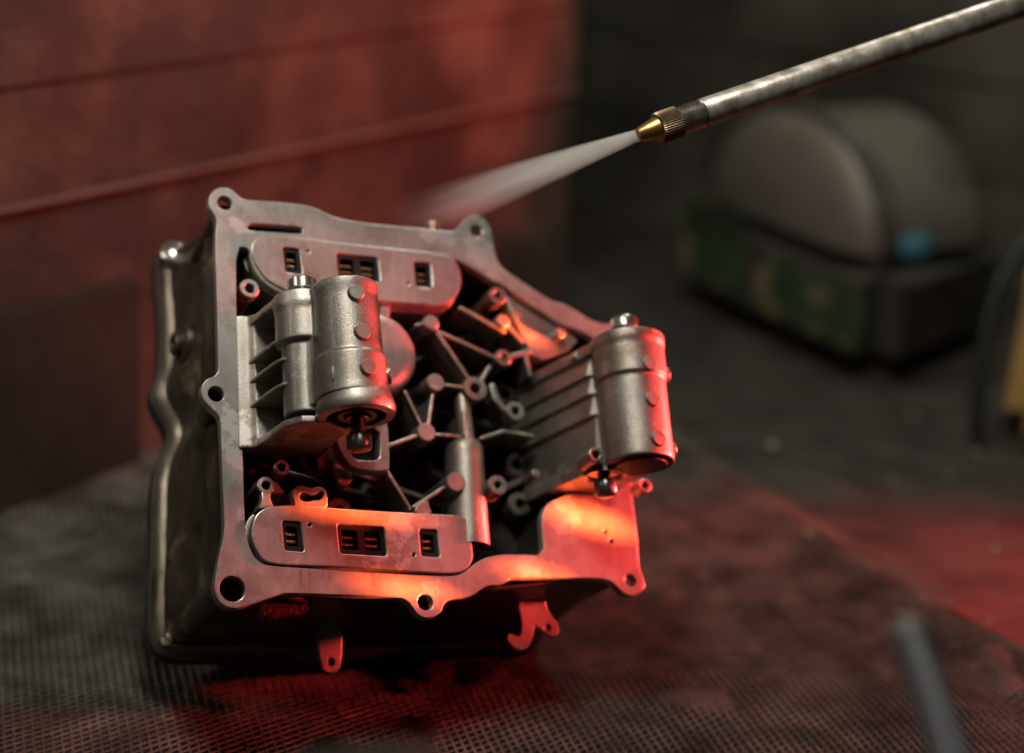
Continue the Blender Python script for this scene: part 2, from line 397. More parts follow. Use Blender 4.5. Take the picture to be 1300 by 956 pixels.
OPEN = [(300,312),(317,315),(318,328),(322,342),(331,355),(345,366),(365,376),(400,381),(480,384),(546,387),(567,386),(581,374),(586,359),(584,342),(575,326),
 (600,340),(624,356),(640,362),(650,371),(690,397),(715,413),(735,418),(770,440),(775,520),(765,600),(765,612),(702,634),(690,645),(687,667),(692,705),(660,704),(635,704),(616,708),
 (602,716),(592,725),(578,731.5),(546,731),(463,726),(400,722),(345,718.5),(331,715),(320,703),(313,682),(311,660),(310,636),(308.5,579),(308,560),(305,480),(302,430),(300,393)]
SLOT = [(314,289),(317,284),(322,283),(350,285),(379,287),(385,290),(384,295),(379,297),(350,295),(322,293),(316,292)]
ear = [((285.5,257.5),4.7),((605,293),4.3),((274.3,500),4.75),((295,747.5),7.4),((540,764.5),4.9),((800.4,737),4.0)]
holes = [chaikin(PS(OPEN), 1), chaikin(PS(SLOT), 1)] + [circ(P(*c), r) for c, r in ear] + [offset_poly(PS(q), .3) for q in CONN_T] + [circ(P(768,675), 1.3, 12), circ(P(776,687), 1.5, 12)]
flange = slab('flange_plate', chaikin(PS(FL), 2), -7, 0, .5, holes)
part('flange_plate', flange, MACH)
# raised spot face around each bolt hole
part('dowel', lathe([(0, -6), (2.2, -6), (2.2, 1.0), (1.6, 1.6), (0, 1.6)], (*P(293, 303), -2), (0, 0, 1), 12), MACH) if False else None

# outer wall: lofted from behind the flange to the rim of the rear cover
def rim_u(v):
    K = [(-130,-5),(-104,-7),(-60,-5),(-20,-4),(-3,-1.5),(10,5),(20,7),(31,1.5),(38,-3.5),(45,-5.5),(51,-4),(57,0),(75,1.5),(93,2),(124,0),(160,0)]
    for (a, x), (b, y) in zip(K, K[1:]):
        if a <= v <= b:
            t = (v - a) / (b - a); t = t * t * (3 - 2 * t); return x + (y - x) * t
    return 0
def loop_at(w):
    """closed outline of the wall at depth w (0 at the flange, 128 at the rim)"""
    t = min(1, max(0, w / 128)); k = t * t * (3 - 2 * t)
    fr = [(3.5,-112),(3.5,118),(162,112),(258,66),(258,-96),(118,-112)]
    rr = [(0,-123),(0,150),(150,142),(255,78),(252,-112),(118,-121)]
    c = [(a[0] + (b[0] - a[0]) * t, a[1] + (b[1] - a[1]) * t) for a, b in zip(fr, rr)]
    pts = []; nn = [70, 24, 20, 26, 24, 20]
    for i in range(6):
        a, b = c[i], c[(i + 1) % 6]
        for j in range(nn[i]):
            s = j / nn[i]; u = a[0] + (b[0] - a[0]) * s; v = a[1] + (b[1] - a[1]) * s
            if i == 0:
                env = min(1, s * 9, (1 - s) * 9)
                kk = max(0, min(1, (w - 20) / 95)); kk = kk * kk * (3 - 2 * kk)
                u += (rim_u(v) - 0) * kk * (env if kk < 1 else 1)
                # raised rib running down the wall, dip in the middle
                ridge = math.exp(-((w - 30) / 9.0) ** 2) * (5.2 if v > 15 else 4.6 if v < -12 else .8)
                pocket = math.exp(-((w - 66) / 22.0) ** 2) * 3.5 * (1 if v < -5 or v > 30 else .2)
                u -= ridge * env; u += pocket * env
            pts.append((u, v))
    for _ in range(3):
        pts = [((pts[i-1][0] + 2 * pts[i][0] + pts[(i + 1) % len(pts)][0]) / 4, (pts[i-1][1] + 2 * pts[i][1] + pts[(i + 1) % len(pts)][1]) / 4) for i in range(len(pts))]
    return pts
def loft(name, rows, m=None, caps=(True, True), ang=50):
    bm = bmesh.new(); rg = []
    for pts, w in rows: rg.append([bm.verts.new((p[0] / 1000, p[1] / 1000, -w / 1000)) for p in pts])
    n = len(rg[0])
    for a, b in zip(rg, rg[1:]):
        for i in range(n): bm.faces.new((a[i], a[(i + 1) % n], b[(i + 1) % n], b[i]))
    if caps[0]: bm.faces.new(rg[0][::-1])
    if caps[1]: bm.faces.new(rg[-1])
    return bm2me(bm, name, ang)
rows = [(loop_at(w), w) for w in (6.5, 9, 14, 18, 21, 24, 27, 30, 33, 36, 40, 45, 52, 60, 68, 76, 84, 92, 100, 108, 113, 116)]
base128 = loop_at(128)
rim = [(offset_poly(base128, d), w) for d, w in ((-1.0, 112.5), (1.4, 114.5), (3.6, 117), (4.6, 119.5), (4.8, 123), (4.6, 127))]
part('rim_flange', loft('rim_flange', rim, None, (False, False), 70), CASTR)
part('side_wall', loft('side_wall', rows, OILY, (False, False)), OILY)
gk = [(offset_poly(base128, d), w) for d, w in ((3.4, 127.2), (5.0, 128), (5.2, 131), (3.6, 132))]
cover = part('rear_cover', loft('rear_cover', [(offset_poly(base128, d), w) for d, w in ((3.0, 131.5), (4.8, 132.5), (4.8, 138), (2, 140), (-2, 141.5), (-5, 147), (-9, 151), (-14, 152))]), RUBBER)
part('gasket', loft('gasket', gk, RUBBER), RUBBER, cover)
# flange ear posts on the left wall, the drain plug and the cover bolt
part('bolt_post', lathe([(8.0, 0), (7.4, 14), (5.5, 34), (2, 44)], (-2.0, -1, -7), (0.12, .02, -1), 24), OILY)
part('bolt_post', lathe([(9.5, 0), (8.8, 20), (8.0, 105)], (5.5, -111, -7), (0, 0, -1), 24), OILY)
part('bolt_post', lathe([(8, 0), (7.5, 20), (6.5, 60)], (6, 118, -7), (0.02, 0.02, -1), 24), OILY)
part('bolt_post', lathe([(7.5, 0), (7, 20), (6.5, 60)], (119, -113, -7), (0, 0, -1), 24), OILY)
part('bolt_post', lathe([(6.5, 0), (6, 20), (5.5, 60)], (171, 121, -7), (0, 0, -1), 24), OILY)
part('bolt_post', lathe([(6, 0), (5.5, 20), (5, 60)], (253, -95, -7), (0, 0, -1), 24), OILY)
plug = part('drain_plug', lathe([(0, 0), (13, 0), (13, 3), (12, 4.5), (8, 5), (8, 9), (7, 10), (4, 10), (3.6, 6), (0, 6)], (4, 66, -86), (-1, 0, .05), 28), OILY)
cb = part('cover_bolt', lathe([(0, -14), (9, -14), (9, 3), (8, 6.5), (5, 8), (0, 8.6)], (2, 139, -112), (-.25, .2, 1), 24), STEEL)
for (u, v) in [(-6, 45), (-8, -118)]:
    part('cover_screw', lathe([(0, 0), (5, 0), (5, 5), (4, 6.5), (0, 7)], (u + 5, v, -120), (-.1, 0, 1), 20), OILY)

# dark floor of the hollow, with low webs
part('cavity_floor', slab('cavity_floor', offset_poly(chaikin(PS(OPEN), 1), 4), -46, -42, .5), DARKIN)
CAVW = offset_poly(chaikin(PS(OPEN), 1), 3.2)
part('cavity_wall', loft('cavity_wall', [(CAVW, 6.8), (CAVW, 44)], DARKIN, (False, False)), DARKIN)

for (px, py, r) in ((430,650,9),(470,625,7),(640,500,8),(665,500,7),(520,520,8),(575,450,7),(600,420,6),(610,400,7),(560,590,9),(655,590,8),(660,640,8),(330,600,7),(395,590,10)):
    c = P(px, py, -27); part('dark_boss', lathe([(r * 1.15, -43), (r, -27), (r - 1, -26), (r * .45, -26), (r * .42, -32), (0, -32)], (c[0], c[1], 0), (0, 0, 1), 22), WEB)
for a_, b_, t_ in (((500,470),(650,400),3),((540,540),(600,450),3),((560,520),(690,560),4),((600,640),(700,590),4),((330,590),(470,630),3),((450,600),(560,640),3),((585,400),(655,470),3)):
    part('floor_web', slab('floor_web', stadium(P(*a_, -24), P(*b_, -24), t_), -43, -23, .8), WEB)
# connector pads
PAD_T = [(318,317),(322,305),(334,299),(360,299),(384,301),(402,304),(450,310),(520,317),(560,322),(575,326),(583,340),(586,358),(582,373),(572,383),(560,387),(546,387),(500,383),(440,380),(392,377),(372,372),(359,366),(345,359),(336,352),(328,341),(322,330)]
PAD_B = [(319.6,672),(323,656),(332,647),(343,643),(356,641.5),(375,641),(419,644.5),(500,650),(544,652),(582,654),(592,658),(596,668),(599,690),(601,706),(598,716),(592,723),(580,727.5),(560,727.5),(546,726.3),(463,721),(400,718),(347,716.5),(333,710),(325,698),(320,684)]
def rrect(q, r=2.0):
    out = []
    for i in range(4):
        p, a, b = Vector(q[i]), Vector(q[i - 1]), Vector(q[(i + 1) % 4])
        e1 = (a - p).normalized() * r; e2 = (b - p).normalized() * r
        for t in (0, .33, .67, 1): s = p + e1 * (1 - t) ** 2 + e2 * t ** 2; out.append((s.x, s.y))
    return out
def pad(outline, conns, pins, top, tierw, dowels):
    po = chaikin(PS(outline, top), 2)
    qs = [PS(c, top) for c in conns]
    hs = [rrect(q) for q in qs] + [circ(P(*d, top), 1.15, 12) for d in dowels]
    part('connector_pad', slab('connector_pad', po, -16, top, .7, hs), MACH)
    part('pad_skirt', slab('pad_skirt', offset_poly(po, 1.6), -30, -9, .6), CAST)
    for q, npin in zip(qs, pins):
        c = sum((Vector(p) for p in q), Vector((0, 0))) / 4
        ex = (Vector(q[1]) - Vector(q[0])).normalized(); ey = (Vector(q[0]) - Vector(q[3])).normalized()
        hw = (Vector(q[1]) - Vector(q[0])).length / 2; hh = (Vector(q[0]) - Vector(q[3])).length / 2
        rim = rrect(q); well = []
        cols = [0] if npin == 1 else [-.5, .5]
        for k in cols:
            cc = c + ex * (k * hw * 1.0); sx = (hw * .62 if npin == 1 else hw * .34)
            well.append(rrect([tuple(cc - ex * sx + ey * hh * .66), tuple(cc + ex * sx + ey * hh * .66), tuple(cc + ex * sx - ey * hh * .66), tuple(cc - ex * sx - ey * hh * .66)], 1.6))
        con = part('connector', slab('connector', offset_poly(rim, -.15), -9, top - 1.6, .4, well), PLAST)
        fl = part('socket_floor', slab('socket_floor', offset_poly(rim, -.3), -11, -5.5, .2), PLAST, con)
        for k in cols:
            for s in (.24, -.24):
                for g in (-1, 1):
                    cc = c + ex * (k * hw + g * (hw * .26 if npin == 1 else hw * .145)) + ey * (s * hh)
                    px = hw * (.22 if npin == 1 else .125)
                    w = hh * .085
                    part('contact_pin', slab('contact_pin', [tuple(cc - ex * px - ey * w), tuple(cc + ex * px - ey * w), tuple(cc + ex * px + ey * w), tuple(cc - ex * px + ey * w)], -5.6, -3.0, .15), GOLD, con)
pad(PAD_T, CONN_T, (1, 2, 1), 1.6, 0, [(391,319),(518,360)])
pad(PAD_B, CONN_B, (1, 2, 1), 1.2, 0, [(393,666),(525,704)])

# bosses, screw rings and struts of the lattice
def boss(px, py, r, w1, w0=-40, m=None, chamf=.8, name='boss'):
    c = P(px, py, w1)
    b_ = part(name, lathe([(r * 1.06, -11), (r, w1 - chamf), (r - chamf * .9, w1), (0, w1)], (c[0], c[1], 0), (0, 0, 1), 28), m or CAST)
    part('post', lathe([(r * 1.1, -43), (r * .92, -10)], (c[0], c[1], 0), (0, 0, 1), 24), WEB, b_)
def ring(px, py, r, rh, w1, w0=-40, m=None, name='screw_boss'):
    c = P(px, py, w1); ch = .5
    b_ = part(name, lathe([(r * 1.05, -10), (r, w1 - ch), (r - ch, w1), (rh + ch, w1), (rh, w1 - ch), (rh * .96, w1 - 14), (0, w1 - 15)], (c[0], c[1], 0), (0, 0, 1), 28), m or CAST)
    part('post', lathe([(r * 1.08, -43), (r * .9, -9)], (c[0], c[1], 0), (0, 0, 1), 24), WEB, b_)
def strut(a, b, wd, w1, w0=-9, m=None, name='strut'):
    st = part(name, slab(name, stadium(P(*a, w1), P(*b, w1), wd), w0, w1, wd * .3), m or CAST)
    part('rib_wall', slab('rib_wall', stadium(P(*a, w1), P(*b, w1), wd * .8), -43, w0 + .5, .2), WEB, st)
LW = -3.0
boss(548,409,5.2,0); boss(553.7,485,5.9,0); boss(542,548,6.0,0); boss(579.5,611.5,6.3,2); boss(639,407,4.6,0); boss(712,421.5,3.2,3)
ring(604,493,7.9,3.4,-1); ring(655,521.5,6.3,2.6,0); ring(639.5,454,5.6,2.6,-1); ring(632,374.5,5.9,2.4,0); ring(632.5,615.5,6.2,2.3,4)
ring(317,365.5,6.1,3.0,-1); ring(358,593,4.7,2.4,-2); ring(338,616,5.3,2.6,0)
for a, b, wd in [((550,413),(598,484),2.8),((558,421),(632,455),2.5),((586,391),(640,420),3.0),((562,488),(592,492),2.0),((551,495),(544,540),2.2),
                 ((515,497),(537,543),2.0),((531,552),(494,565),2.4),((552,551),(585,554),2.2),((590,522),(590,552),2.0),((622,466),(610,486),3.0),
                 ((626,490),(631,506),5.0),((631,506),(640,518),4.4),((493,599),(521,645),2.4),((526,643),(567,617),2.4),((612,556),(640,547),2.6),((640,547),(676,553),2.6),
                 ((667,446),(674,476),3.0),((530,412),(545,410),2.4),((640,408),(662,432),3.4),((640,454),(674,446),3.4),((632,374),(646,362),6.0)]:
    strut(a, b, wd, LW)
part('strut', slab('strut', PS([(483,383),(496,385),(495,402),(483,402)], -2), -14, -2, .8), MACH)
part('strut', slab('strut', PS([(332,624),(344,624),(344,634),(348,645),(328,645),(333,635)], 0), -14, 0, .6), MACH)
part('web', slab('web', chaikin(PS([(524,652),(531,640),(543,633),(545,642),(549,653)], -1), 1), -16, -1, .5), CAST)
part('web', slab('web', PS([(641,376),(648,373),(714,414),(734,432),(722,446),(690,456),(676,452),(664,430),(650,400)], -5), -18, -5, 1.2), MACH)
part('web', slab('web', PS([(338,610),(352,612),(372,640),(340,644)], -12), -30, -12, .6), CAST)
# tool bracket with a keyhole slot on top of the lower pad
part('keyhole_bracket', slab('keyhole_bracket', chaikin(PS([(374,648),(374,636),(371,627),(374,619),(380,616),(387,616.5),(395,620),(404,617),(412,620),(416,626),(416,648)], .8), 1), -16, .8, .5,
     [chaikin(PS([(380,629),(383,625),(389,626),(397,629),(408,623),(412,627),(407,635),(397,635),(389,637),(382,635)], .8), 2)]), MACH)
part('rounded_web', slab('rounded_web', chaikin(PS([(420,586),(436,588),(449,602),(447,613),(437,618),(426,612)], -14), 1), -36, -14, 1.2), CAST)
FR_O = [(428,540),(428,560),(433,574),(440,586),(450,594),(470,597.5),(492,597.5),(495,593),(494,560),(491,525),(481,525),(430,525)]
FR_I = [(443,540),(445,566),(446,577),(452,583.5),(466,584.5),(479,584),(483,578),(482,540)]
part('guide_frame', slab('guide_frame', chaikin(PS(FR_O, 2), 1), -8, 2, .6, [chaikin(PS(FR_I, 2), 1)]), MACH)
c = P(549, 288, -26); part('fitting', lathe([(4.2, -14), (4.2, 2), (5.2, 2.4), (5.2, 6), (4.4, 7), (2, 7), (2, 3), (0, 3)], (c[0], c[1] - 4, -26), (0, 1, 0), 20), BRASSD)
# round blank cover with a slightly domed face
c = P(478, 446, 1)
part('blank_cover', lathe([(28.5, -34), (27.2, -3), (26.2, -.8), (24.5, .6), (18, 1.5), (8, 1.9), (0, 2)], (c[0], c[1], 0), (0, 0, 1), 56, ang=60), MACH)
# upright tube in the middle of the hollow
ct = P(597, 556, -6); 
part('centre_tube', lathe([(0, 1), (6, .6), (10, -1.2), (11.6, -4), (12, -9), (12.2, -40), (12.8, -62), (12.9, -68)], (155.5, -14, -10), (0.02, 1, 0), 40, ang=60), CAST)
part('centre_tube_neck', lathe([(5.6, 0), (5.2, 10), (5.0, 34)], (157, -16, -9), (0.0, 1, -.05), 28, ang=60), CAST)

# the two cylinders: castings, ribs, studs, pistons
def actuator(du, dv, kind):
    bm = bmesh.new()
    U = (0, 1, 0)
    if kind == 'lobed':
        Fx, Fw, r1, r2 = 57, 60, 19.4, 21.0
        lathe_bm(bm, [(0, -22), (r2 + .2, -22), (r2 - .2, -16), (r2 - .3, 2), (r1, 3.2), (r1 - .6, 38), (r1, 44), (r1, 47.3), (0, 47.3)], (Fx - .8, 0, Fw), (-.028, 1, 0), 56)
        lathe_bm(bm, [(0, -26), (12.8, -26), (12.6, -2), (12.9, 16.2), (16.0, 17.6), (16.0, 36), (16.8, 40), (16.8, 47.3), (0, 47.3)], (36.5, 0, 39), U, 48)
        # bridge between the lobes
        prism_bm(bm, [(27, 36), (29.5, 47.5), (35, 52.6), (40, 60), (43, 70), (50, 76), (62, 70), (60, 30)], -23, 46.8)
        prism_bm(bm, [(40, 0), (38, 38), (46, 42), (64, 42), (66, 0)], -28, 46)
        # top deck that runs back to the plate
        prism_bm(bm, [(15.5, 0), (18.7, 24.8), (21, 38), (25.5, 46.6), (31, 51.2), (36, 54.2), (38.7, 59), (41.3, 69), (46.5, 76.2), (56.5, 79.4), (62, 62), (60, 0)], 43.2, 47.4)
        # foot on the plate, lower lip
        prism_bm(bm, [(7.5, -8), (8.5, 1.5), (15.5, 2.5), (18, 6), (60, 6), (60, -8)], -33, 50)
        prism_bm(bm, [(17, 0), (20, 20), (23, 40), (30, 50), (44, 52), (60, 40), (60, 0)], -33, -28.5)
    else:
        Fx, Fw = 240 - du, 57
        lathe_bm(bm, [(0, -46), (20.6, -46), (20.8, -44), (20.6, -30), (20.8, 6), (22.2, 7.2), (22.0, 26), (22.8, 30), (22.8, 35), (0, 35)], (Fx, 0, Fw), (0, 1, 0), 56)
        q = lambda L: [(a - du, b) for a, b in L]
        arm = [(203, -38), (211, 0), (218.5, 30), (222, 44), (225, 60), (240, 72), (252, 50), (250, -38)]
        prism_bm(bm, q(arm), -45, 31)
        def shingle(v_top, v_bot, p0, p1):
            A_ = [(203 - p0, -38), (211 - p0, 0), (218.5 - p0, 30), (221 - p0, 42), (226, 50), (250, 50), (250, -38)]
            B_ = [(203 - p1, -38), (211 - p1, 0), (218.5 - p1, 30), (220.5 - p1, 41), (226, 49), (250, 50), (250, -38)]
            va = [bm.verts.new(Vector((x - du, v_top, z)) / 1000) for x, z in A_]; vb = [bm.verts.new(Vector((x - du, v_bot, z)) / 1000) for x, z in B_]
            bm.faces.new(va); bm.faces.new(vb[::-1])
            for i in range(len(va)): bm.faces.new((va[i], va[(i + 1) % len(va)], vb[(i + 1) % len(va)], vb[i]))
        shingle(27, 15, .4, 3.6); shingle(15.5, 2.5, .4, 3.6); shingle(3, -11, .4, 3.2); shingle(-10, -40, .2, 2.0)
        prism_bm(bm, q([(200, -38), (208, 0), (215, 30), (218, 44), (220, 56), (232, 72), (252, 50), (250, -38)]), 27.5, 34.8)
        prism_bm(bm, q([(200, -38), (207, 0), (214, 30), (216, 42), (220, 50), (232, 60), (252, 50), (250, -38)]), -46, -39)
    for v in bm.verts: v.co += Vector((du, dv, 0)) / 1000
    body = part('cylinder_body', fused('cylinder_body', bm, .6, 10), CAST)
    if kind == 'lobed':
        for v0, th in ((20.0, 2.6), (7.6, 2.2), (-7.6, 2.2)):
            part('rib', slab('rib', [(15, 1), (17.5, 20), (20.2, 36), (22.5, 42), (30, 46), (44, 44), (46, 1)], v0 - th / 2, v0 + th / 2, .6, ortho='v'), CAST, body)
        axv = Vector((-.028, 1, 0))
        for th, v0 in ((-2, 36), (3, 12.3), (6, -9.6), (68, -8)):
            t = R(th); dr = Vector((math.sin(t), 0, math.cos(t))); cx = Fx - .8 - .028 * v0
            rr = r1 if v0 > 3 else r2
            part('stud', lathe([(5.2, -4), (5.0, rr * .012), (4.7, 1.7), (4.2, 2.3), (0, 2.4)], Vector((cx, v0, Fw)) + dr * (rr - .6), dr, 28), CASTD, body)
        # casting seam scars
        for (cu, cv, cw) in ((44.5, 31, 70.5), (44.0, -12, 74.5)):
            part('casting_seam', lathe([(0, -5), (.8, -4.2), (1.0, 0), (.8, 4.2), (0, 5)], (cu - 3.2, cv, cw - .9), (0, 1, .02), 10), STEEL, body)
        cx = Fx + 1.2
        part('bore_collar', lathe([(20.3, 9), (20.9, 6.5), (22.2, 2.2), (22.9, -1.5), (22.0, -4.3), (20.6, -5), (17.2, -5), (16.6, -4.3), (16.4, 5.5)], (cx, -27, Fw), (-.028, 1, 0), 56), CAST, body)
        part('bore_bottom', lathe([(0, 0), (16.6, 0)], (cx, -22.3, Fw), (0, 1, 0), 40), DARKIN, body)
        pr = part('push_rod', lathe([(0, 8), (3.0, 8), (3.0, -3), (6.6, -3.4), (6.6, -5), (4.2, -5.4), (4.0, -13.5), (6.6, -14.4), (7.2, -15.4), (7.2, -21.6), (6.6, -23.2), (4.5, -24.2), (0, -24.5)], (59.5, -27, 59), (-.02, 1, 0), 36), DSTEEL, body)
        part('retaining_ring', lathe([(8, 0), (8, 1.2), (11, 1.2), (11, 0), (8, 0)], (59.5, -30.5, 59), (0, 1, 0), 36), DSTEEL, body)
        part('adjuster_bolt', lathe([(4.2, -2), (4.2, 5.4), (8.2, 5.6), (8.7, 6.2), (8.7, 11.6), (8.0, 12.5), (4, 12.6), (3.2, 11.6), (0, 11.6)], (37.5, 47.2, 38), (0, 1, 0), 36), STEEL, body)
    else:
        for th, v0 in ((2, 11), (3, -11.5), (5, -36.5), (73, 11.5), (78, -36.5)):
            t = R(th); dr = Vector((math.sin(t), 0, math.cos(t)))
            rr = 22.0 if v0 > 6.5 else 20.7
            part('stud', lathe([(5.2, -4), (5.0, .5), (4.7, 1.9), (4.2, 2.5), (0, 2.6)], Vector((240, v0, Fw)) + dr * (rr - .6), dr, 28), CASTD, body)
        part('bore_bottom', lathe([(0, 0), (15.5, 0), (16, .6), (16.4, 1.5), (20, 1.5)], (240, -47.6, Fw), (0, 1, 0), 48), DARKIN, body)
        part('adjuster_bolt', lathe([(4.2, -2), (4.2, 7), (8, 7.2), (8.6, 8), (8.6, 13.4), (8, 14.4), (4, 14.6), (3.2, 13.4), (0, 13.4)], (240, 35, 56), (0, 1, 0), 36), STEEL, body)
        part('push_rod', lathe([(0, 8), (3.0, 8), (3.0, 1), (6.0, .6), (6.0, -.8), (4.2, -1.2), (4.0, -7.5), (6.4, -8.6), (7.0, -9.6), (7.0, -16.4), (6.3, -18), (4.2, -19), (0, -19.3)], (225, -42, 38), (-.02, 1, 0), 36), DSTEEL, body)
        part('retaining_ring', lathe([(11, 0), (11, 2.5), (13, 3), (13, -1), (11, 0)], (226, -47, 38), (0, 1, 0), 36), DSTEEL, body)
        def lug(px, py, w1, r, rh, dp=-16):
            c = P(px, py, w1)
            if rh: part('screw_boss', lathe([(r * 1.1, dp), (r, -.5), (r - .6, 0), (rh + .5, 0), (rh, -.5), (rh, -9), (0, -9.5)], (c[0], c[1], w1), (0, 0, 1), 28), CAST, body)
            else: part('boss', lathe([(r * 1.1, -16), (r, -.6), (r - .7, 0), (0, 0)], (c[0], c[1], w1), (0, 0, 1), 28), CAST, body)
        lug(757, 577, 55, 4.7, 2.4); lug(737, 452, 36, 3.8, 0); lug(681, 601, 10, 2.8, 0); lug(819, 616, 26, 4.6, 2.4, -10)
actuator(0, 0, 'lobed')
actuator(186, 0, 'smooth')

# lugs hanging under the rear edge
def lugplate(pts, hole, w1, th, m, name='hanging_lug', it=1):
    part(name, slab(name, chaikin(PS(pts, w1), it), w1 - th, w1, .6, [chaikin(PS(h, w1), 2) for h in hole]), m)
lugplate([(658,768),(656,742),(690,742),(692,768),(699,780),(709,793),(711,802),(705,809),(695,806),(683,796),(679,793),(676,810),(671,822),(662,826),(652,822),(643,811),(646,803),(653,806),(660,808),(663,797),(662,784)],
         [[(692,796),(696,791),(700,796),(698,802),(693,802)]], -40, 4, CAST)
lugplate([(400,790),(436,790),(433,846),(428,853),(416,855),(408,848)], [[(416,838),(420,834),(425,838),(424,845),(418,846)]], -70, 5, CASTD)
lugplate([(329,770),(334,763),(356,757),(391,758),(392,780),(362,782),(351,786),(338,784),(331,778)], [], -14, 8, REDP, 'seal_lip')

# ------------------------------------------------------------------ the spray lance
tip = Wd(809, 172, 1.03); far = Wd(1271, 14.5, 1.115)
lax = (far - tip).normalized()
lance = empty('spray_lance', Matrix.Translation(tip) @ lax.to_track_quat('Z', 'Y').to_matrix().to_4x4())
tag(lance, 'thin steel spray lance with brass nozzle reaching in from the upper right', 'spray lance')
Z = (0, 0, 1)
part('nozzle', lathe([(1.4, 4), (1.5, .2), (3.6, 0), (4.0, .4), (7.2, 14.2), (0, 14.2)], (0, 0, 0), Z, 40), BRASS, lance)
part('knurled_collar', lathe([(7.0, 13.2), (8.6, 13.6), (9.1, 14.4), (9.3, 15), (9.3, 26.4), (8.6, 27.2), (6, 27.4)], (0, 0, 0), Z, 88, -.055, ang=18), BRASSD, lance)
th = []
for i in range(13): th += [(7.7, 27 + i * 1.2), (8.3, 27.6 + i * 1.2)]
part('thread', lathe(th + [(8.2, 43.5)], (0, 0, 0), Z, 36, ang=20), THREAD, lance)
part('tube', lathe([(0, 43), (8.0, 43.2), (8.5, 44), (8.5, 420), (0, 421)], (0, 0, 0), Z, 40), TUBE, lance)

# spray mist: a thinning cone of droplets
def spray():
    a = Wd(809, 172, 1.03); b = Wd(470, 298, 1.16); d = (b - a); L = d.length; q = d.to_track_quat('Z', 'Y').to_matrix().to_4x4()
    bm = bmesh.new()
    prof = [(0, 0), (3.6, 0), (3.6 + 8.2, L * 300), (3.6 + 17.4, L * 650), (3.6 + 26.5, L * 1000), (0, L * 1000)]
    lathe_bm(bm, prof, (0, 0, 0), (0, 0, 1), 32)
    me = bm2me(bm, 'spray_mist', 60)
    m = bpy.data.materials.new('water_mist'); m.use_nodes = True; nt = m.node_tree; N = nt.nodes; Lk = nt.links
    N.remove(N['Principled BSDF'])
    vol = N.new('ShaderNodeVolumePrincipled'); vol.inputs['Color'].default_value = (.97, .96, .94, 1); vol.inputs['Anisotropy'].default_value = .1
    tc = N.new('ShaderNodeTexCoord'); sp = N.new('ShaderNodeSeparateXYZ'); Lk.new(tc.outputs['Object'], sp.inputs[0])
    def M(op, a, b=None):
        x = N.new('ShaderNodeMath'); x.operation = op
        for i, v in enumerate((a, b)):
            if v is None: continue
            if isinstance(v, (int, float)): x.inputs[i].default_value = v
            else: Lk.new(v, x.inputs[i])
        return x.outputs[0]
    z = M('DIVIDE', sp.outputs[2], L)
    rad = M('SQRT', M('ADD', M('POWER', sp.outputs[0], 2.0), M('POWER', sp.outputs[1], 2.0)))
    cone = M('ADD', M('MULTIPLY', z, .0175), .0038)
    edge = M('SUBTRACT', 1.0, M('DIVIDE', rad, cone)); edge = M('MAXIMUM', edge, 0.0); edge = M('POWER', edge, .9)
    fall = M('POWER', M('MAXIMUM', M('SUBTRACT', 1.0, z), 0.0), 3.0)
    dil = M('DIVIDE', .0052, M('ADD', cone, .0016))
    nz = N.new('ShaderNodeTexNoise'); nz.inputs['Scale'].default_value = 1.0; nz.inputs['Detail'].default_value = 3
    mp = N.new('ShaderNodeMapping'); mp.inputs['Scale'].default_value = (160, 160, 14); Lk.new(tc.outputs['Object'], mp.inputs[0]); Lk.new(mp.outputs[0], nz.inputs['Vector'])
    st = M('MAXIMUM', M('ADD', -.35, M('MULTIPLY', nz.outputs['Fac'], 2.7)), .1)
    den = M('MULTIPLY', M('MULTIPLY', M('MULTIPLY', edge, fall), M('MULTIPLY', dil, st)), 1700.0)
    Lk.new(den, vol.inputs['Density']); Lk.new(vol.outputs[0], N['Material Output'].inputs['Volume'])
    o = link('spray_mist', me, m); o.matrix_world = Matrix.Translation(a) @ q
    tag(o, 'white cone of fine spray fanning out from the brass nozzle', 'spray')
spray()

# ------------------------------------------------------------------ things in the background and foreground
def world_box(name, cpts, z0, z1, m, parent=None, bevel=.02, taper=1.0):
    bm = bmesh.new(); c = sum((Vector(p) for p in cpts), Vector((0, 0))) / len(cpts)
    A = [bm.verts.new((p[0], p[1], z0)) for p in cpts]
    B = [bm.verts.new((*(c + (Vector(p) - c) * taper), z1)) for p in cpts]
    n = len(cpts); bm.faces.new(A); bm.faces.new(B)
    for i in range(n): bm.faces.new((A[i], A[(i + 1) % n], B[(i + 1) % n], B[i]))
    bmesh.ops.recalc_face_normals(bm, faces=bm.faces)
    if bevel: bmesh.ops.bevel(bm, geom=list(bm.edges), offset=bevel, segments=4, affect='EDGES')
    return bm2me(bm, name, 60)
FZ = -.016
pA, pB, pC = Wz(850, 372, FZ), Wz(1112, 497, FZ), Wz(1275, 425, FZ)
can = empty('canister', Matrix.Translation(pB)); tag(can, 'greasy grey canister with worn green labels and a domed top by the end wall', 'canister')
def loc(v): return Vector((v.x - pB.x, v.y - pB.y))
pD = pA + (pC - pB)
def topz(px, py, ref):          # height at which the photograph's point stands above a floor point
    r = M3 @ ray(px, py); t = math.hypot(ref.x, ref.y) / math.hypot(r.x, r.y); return CAM_H + r.z * t
zt = topz(1095, 300, pB)
q = [loc(p) for p in (pA, pB, pC, pD)]
part('body', world_box('body', [(a.x, a.y) for a in q], FZ, zt, JUG, bevel=.04), JUG, can)
print('zt', zt, pA, pB, pC); ft = (pB - pA).normalized(); fn = Vector((ft.y, -ft.x, 0)); W_ = (pB - pA).length; D_ = (pC - pB).length
if fn.dot(-pB) < 0: fn = -fn
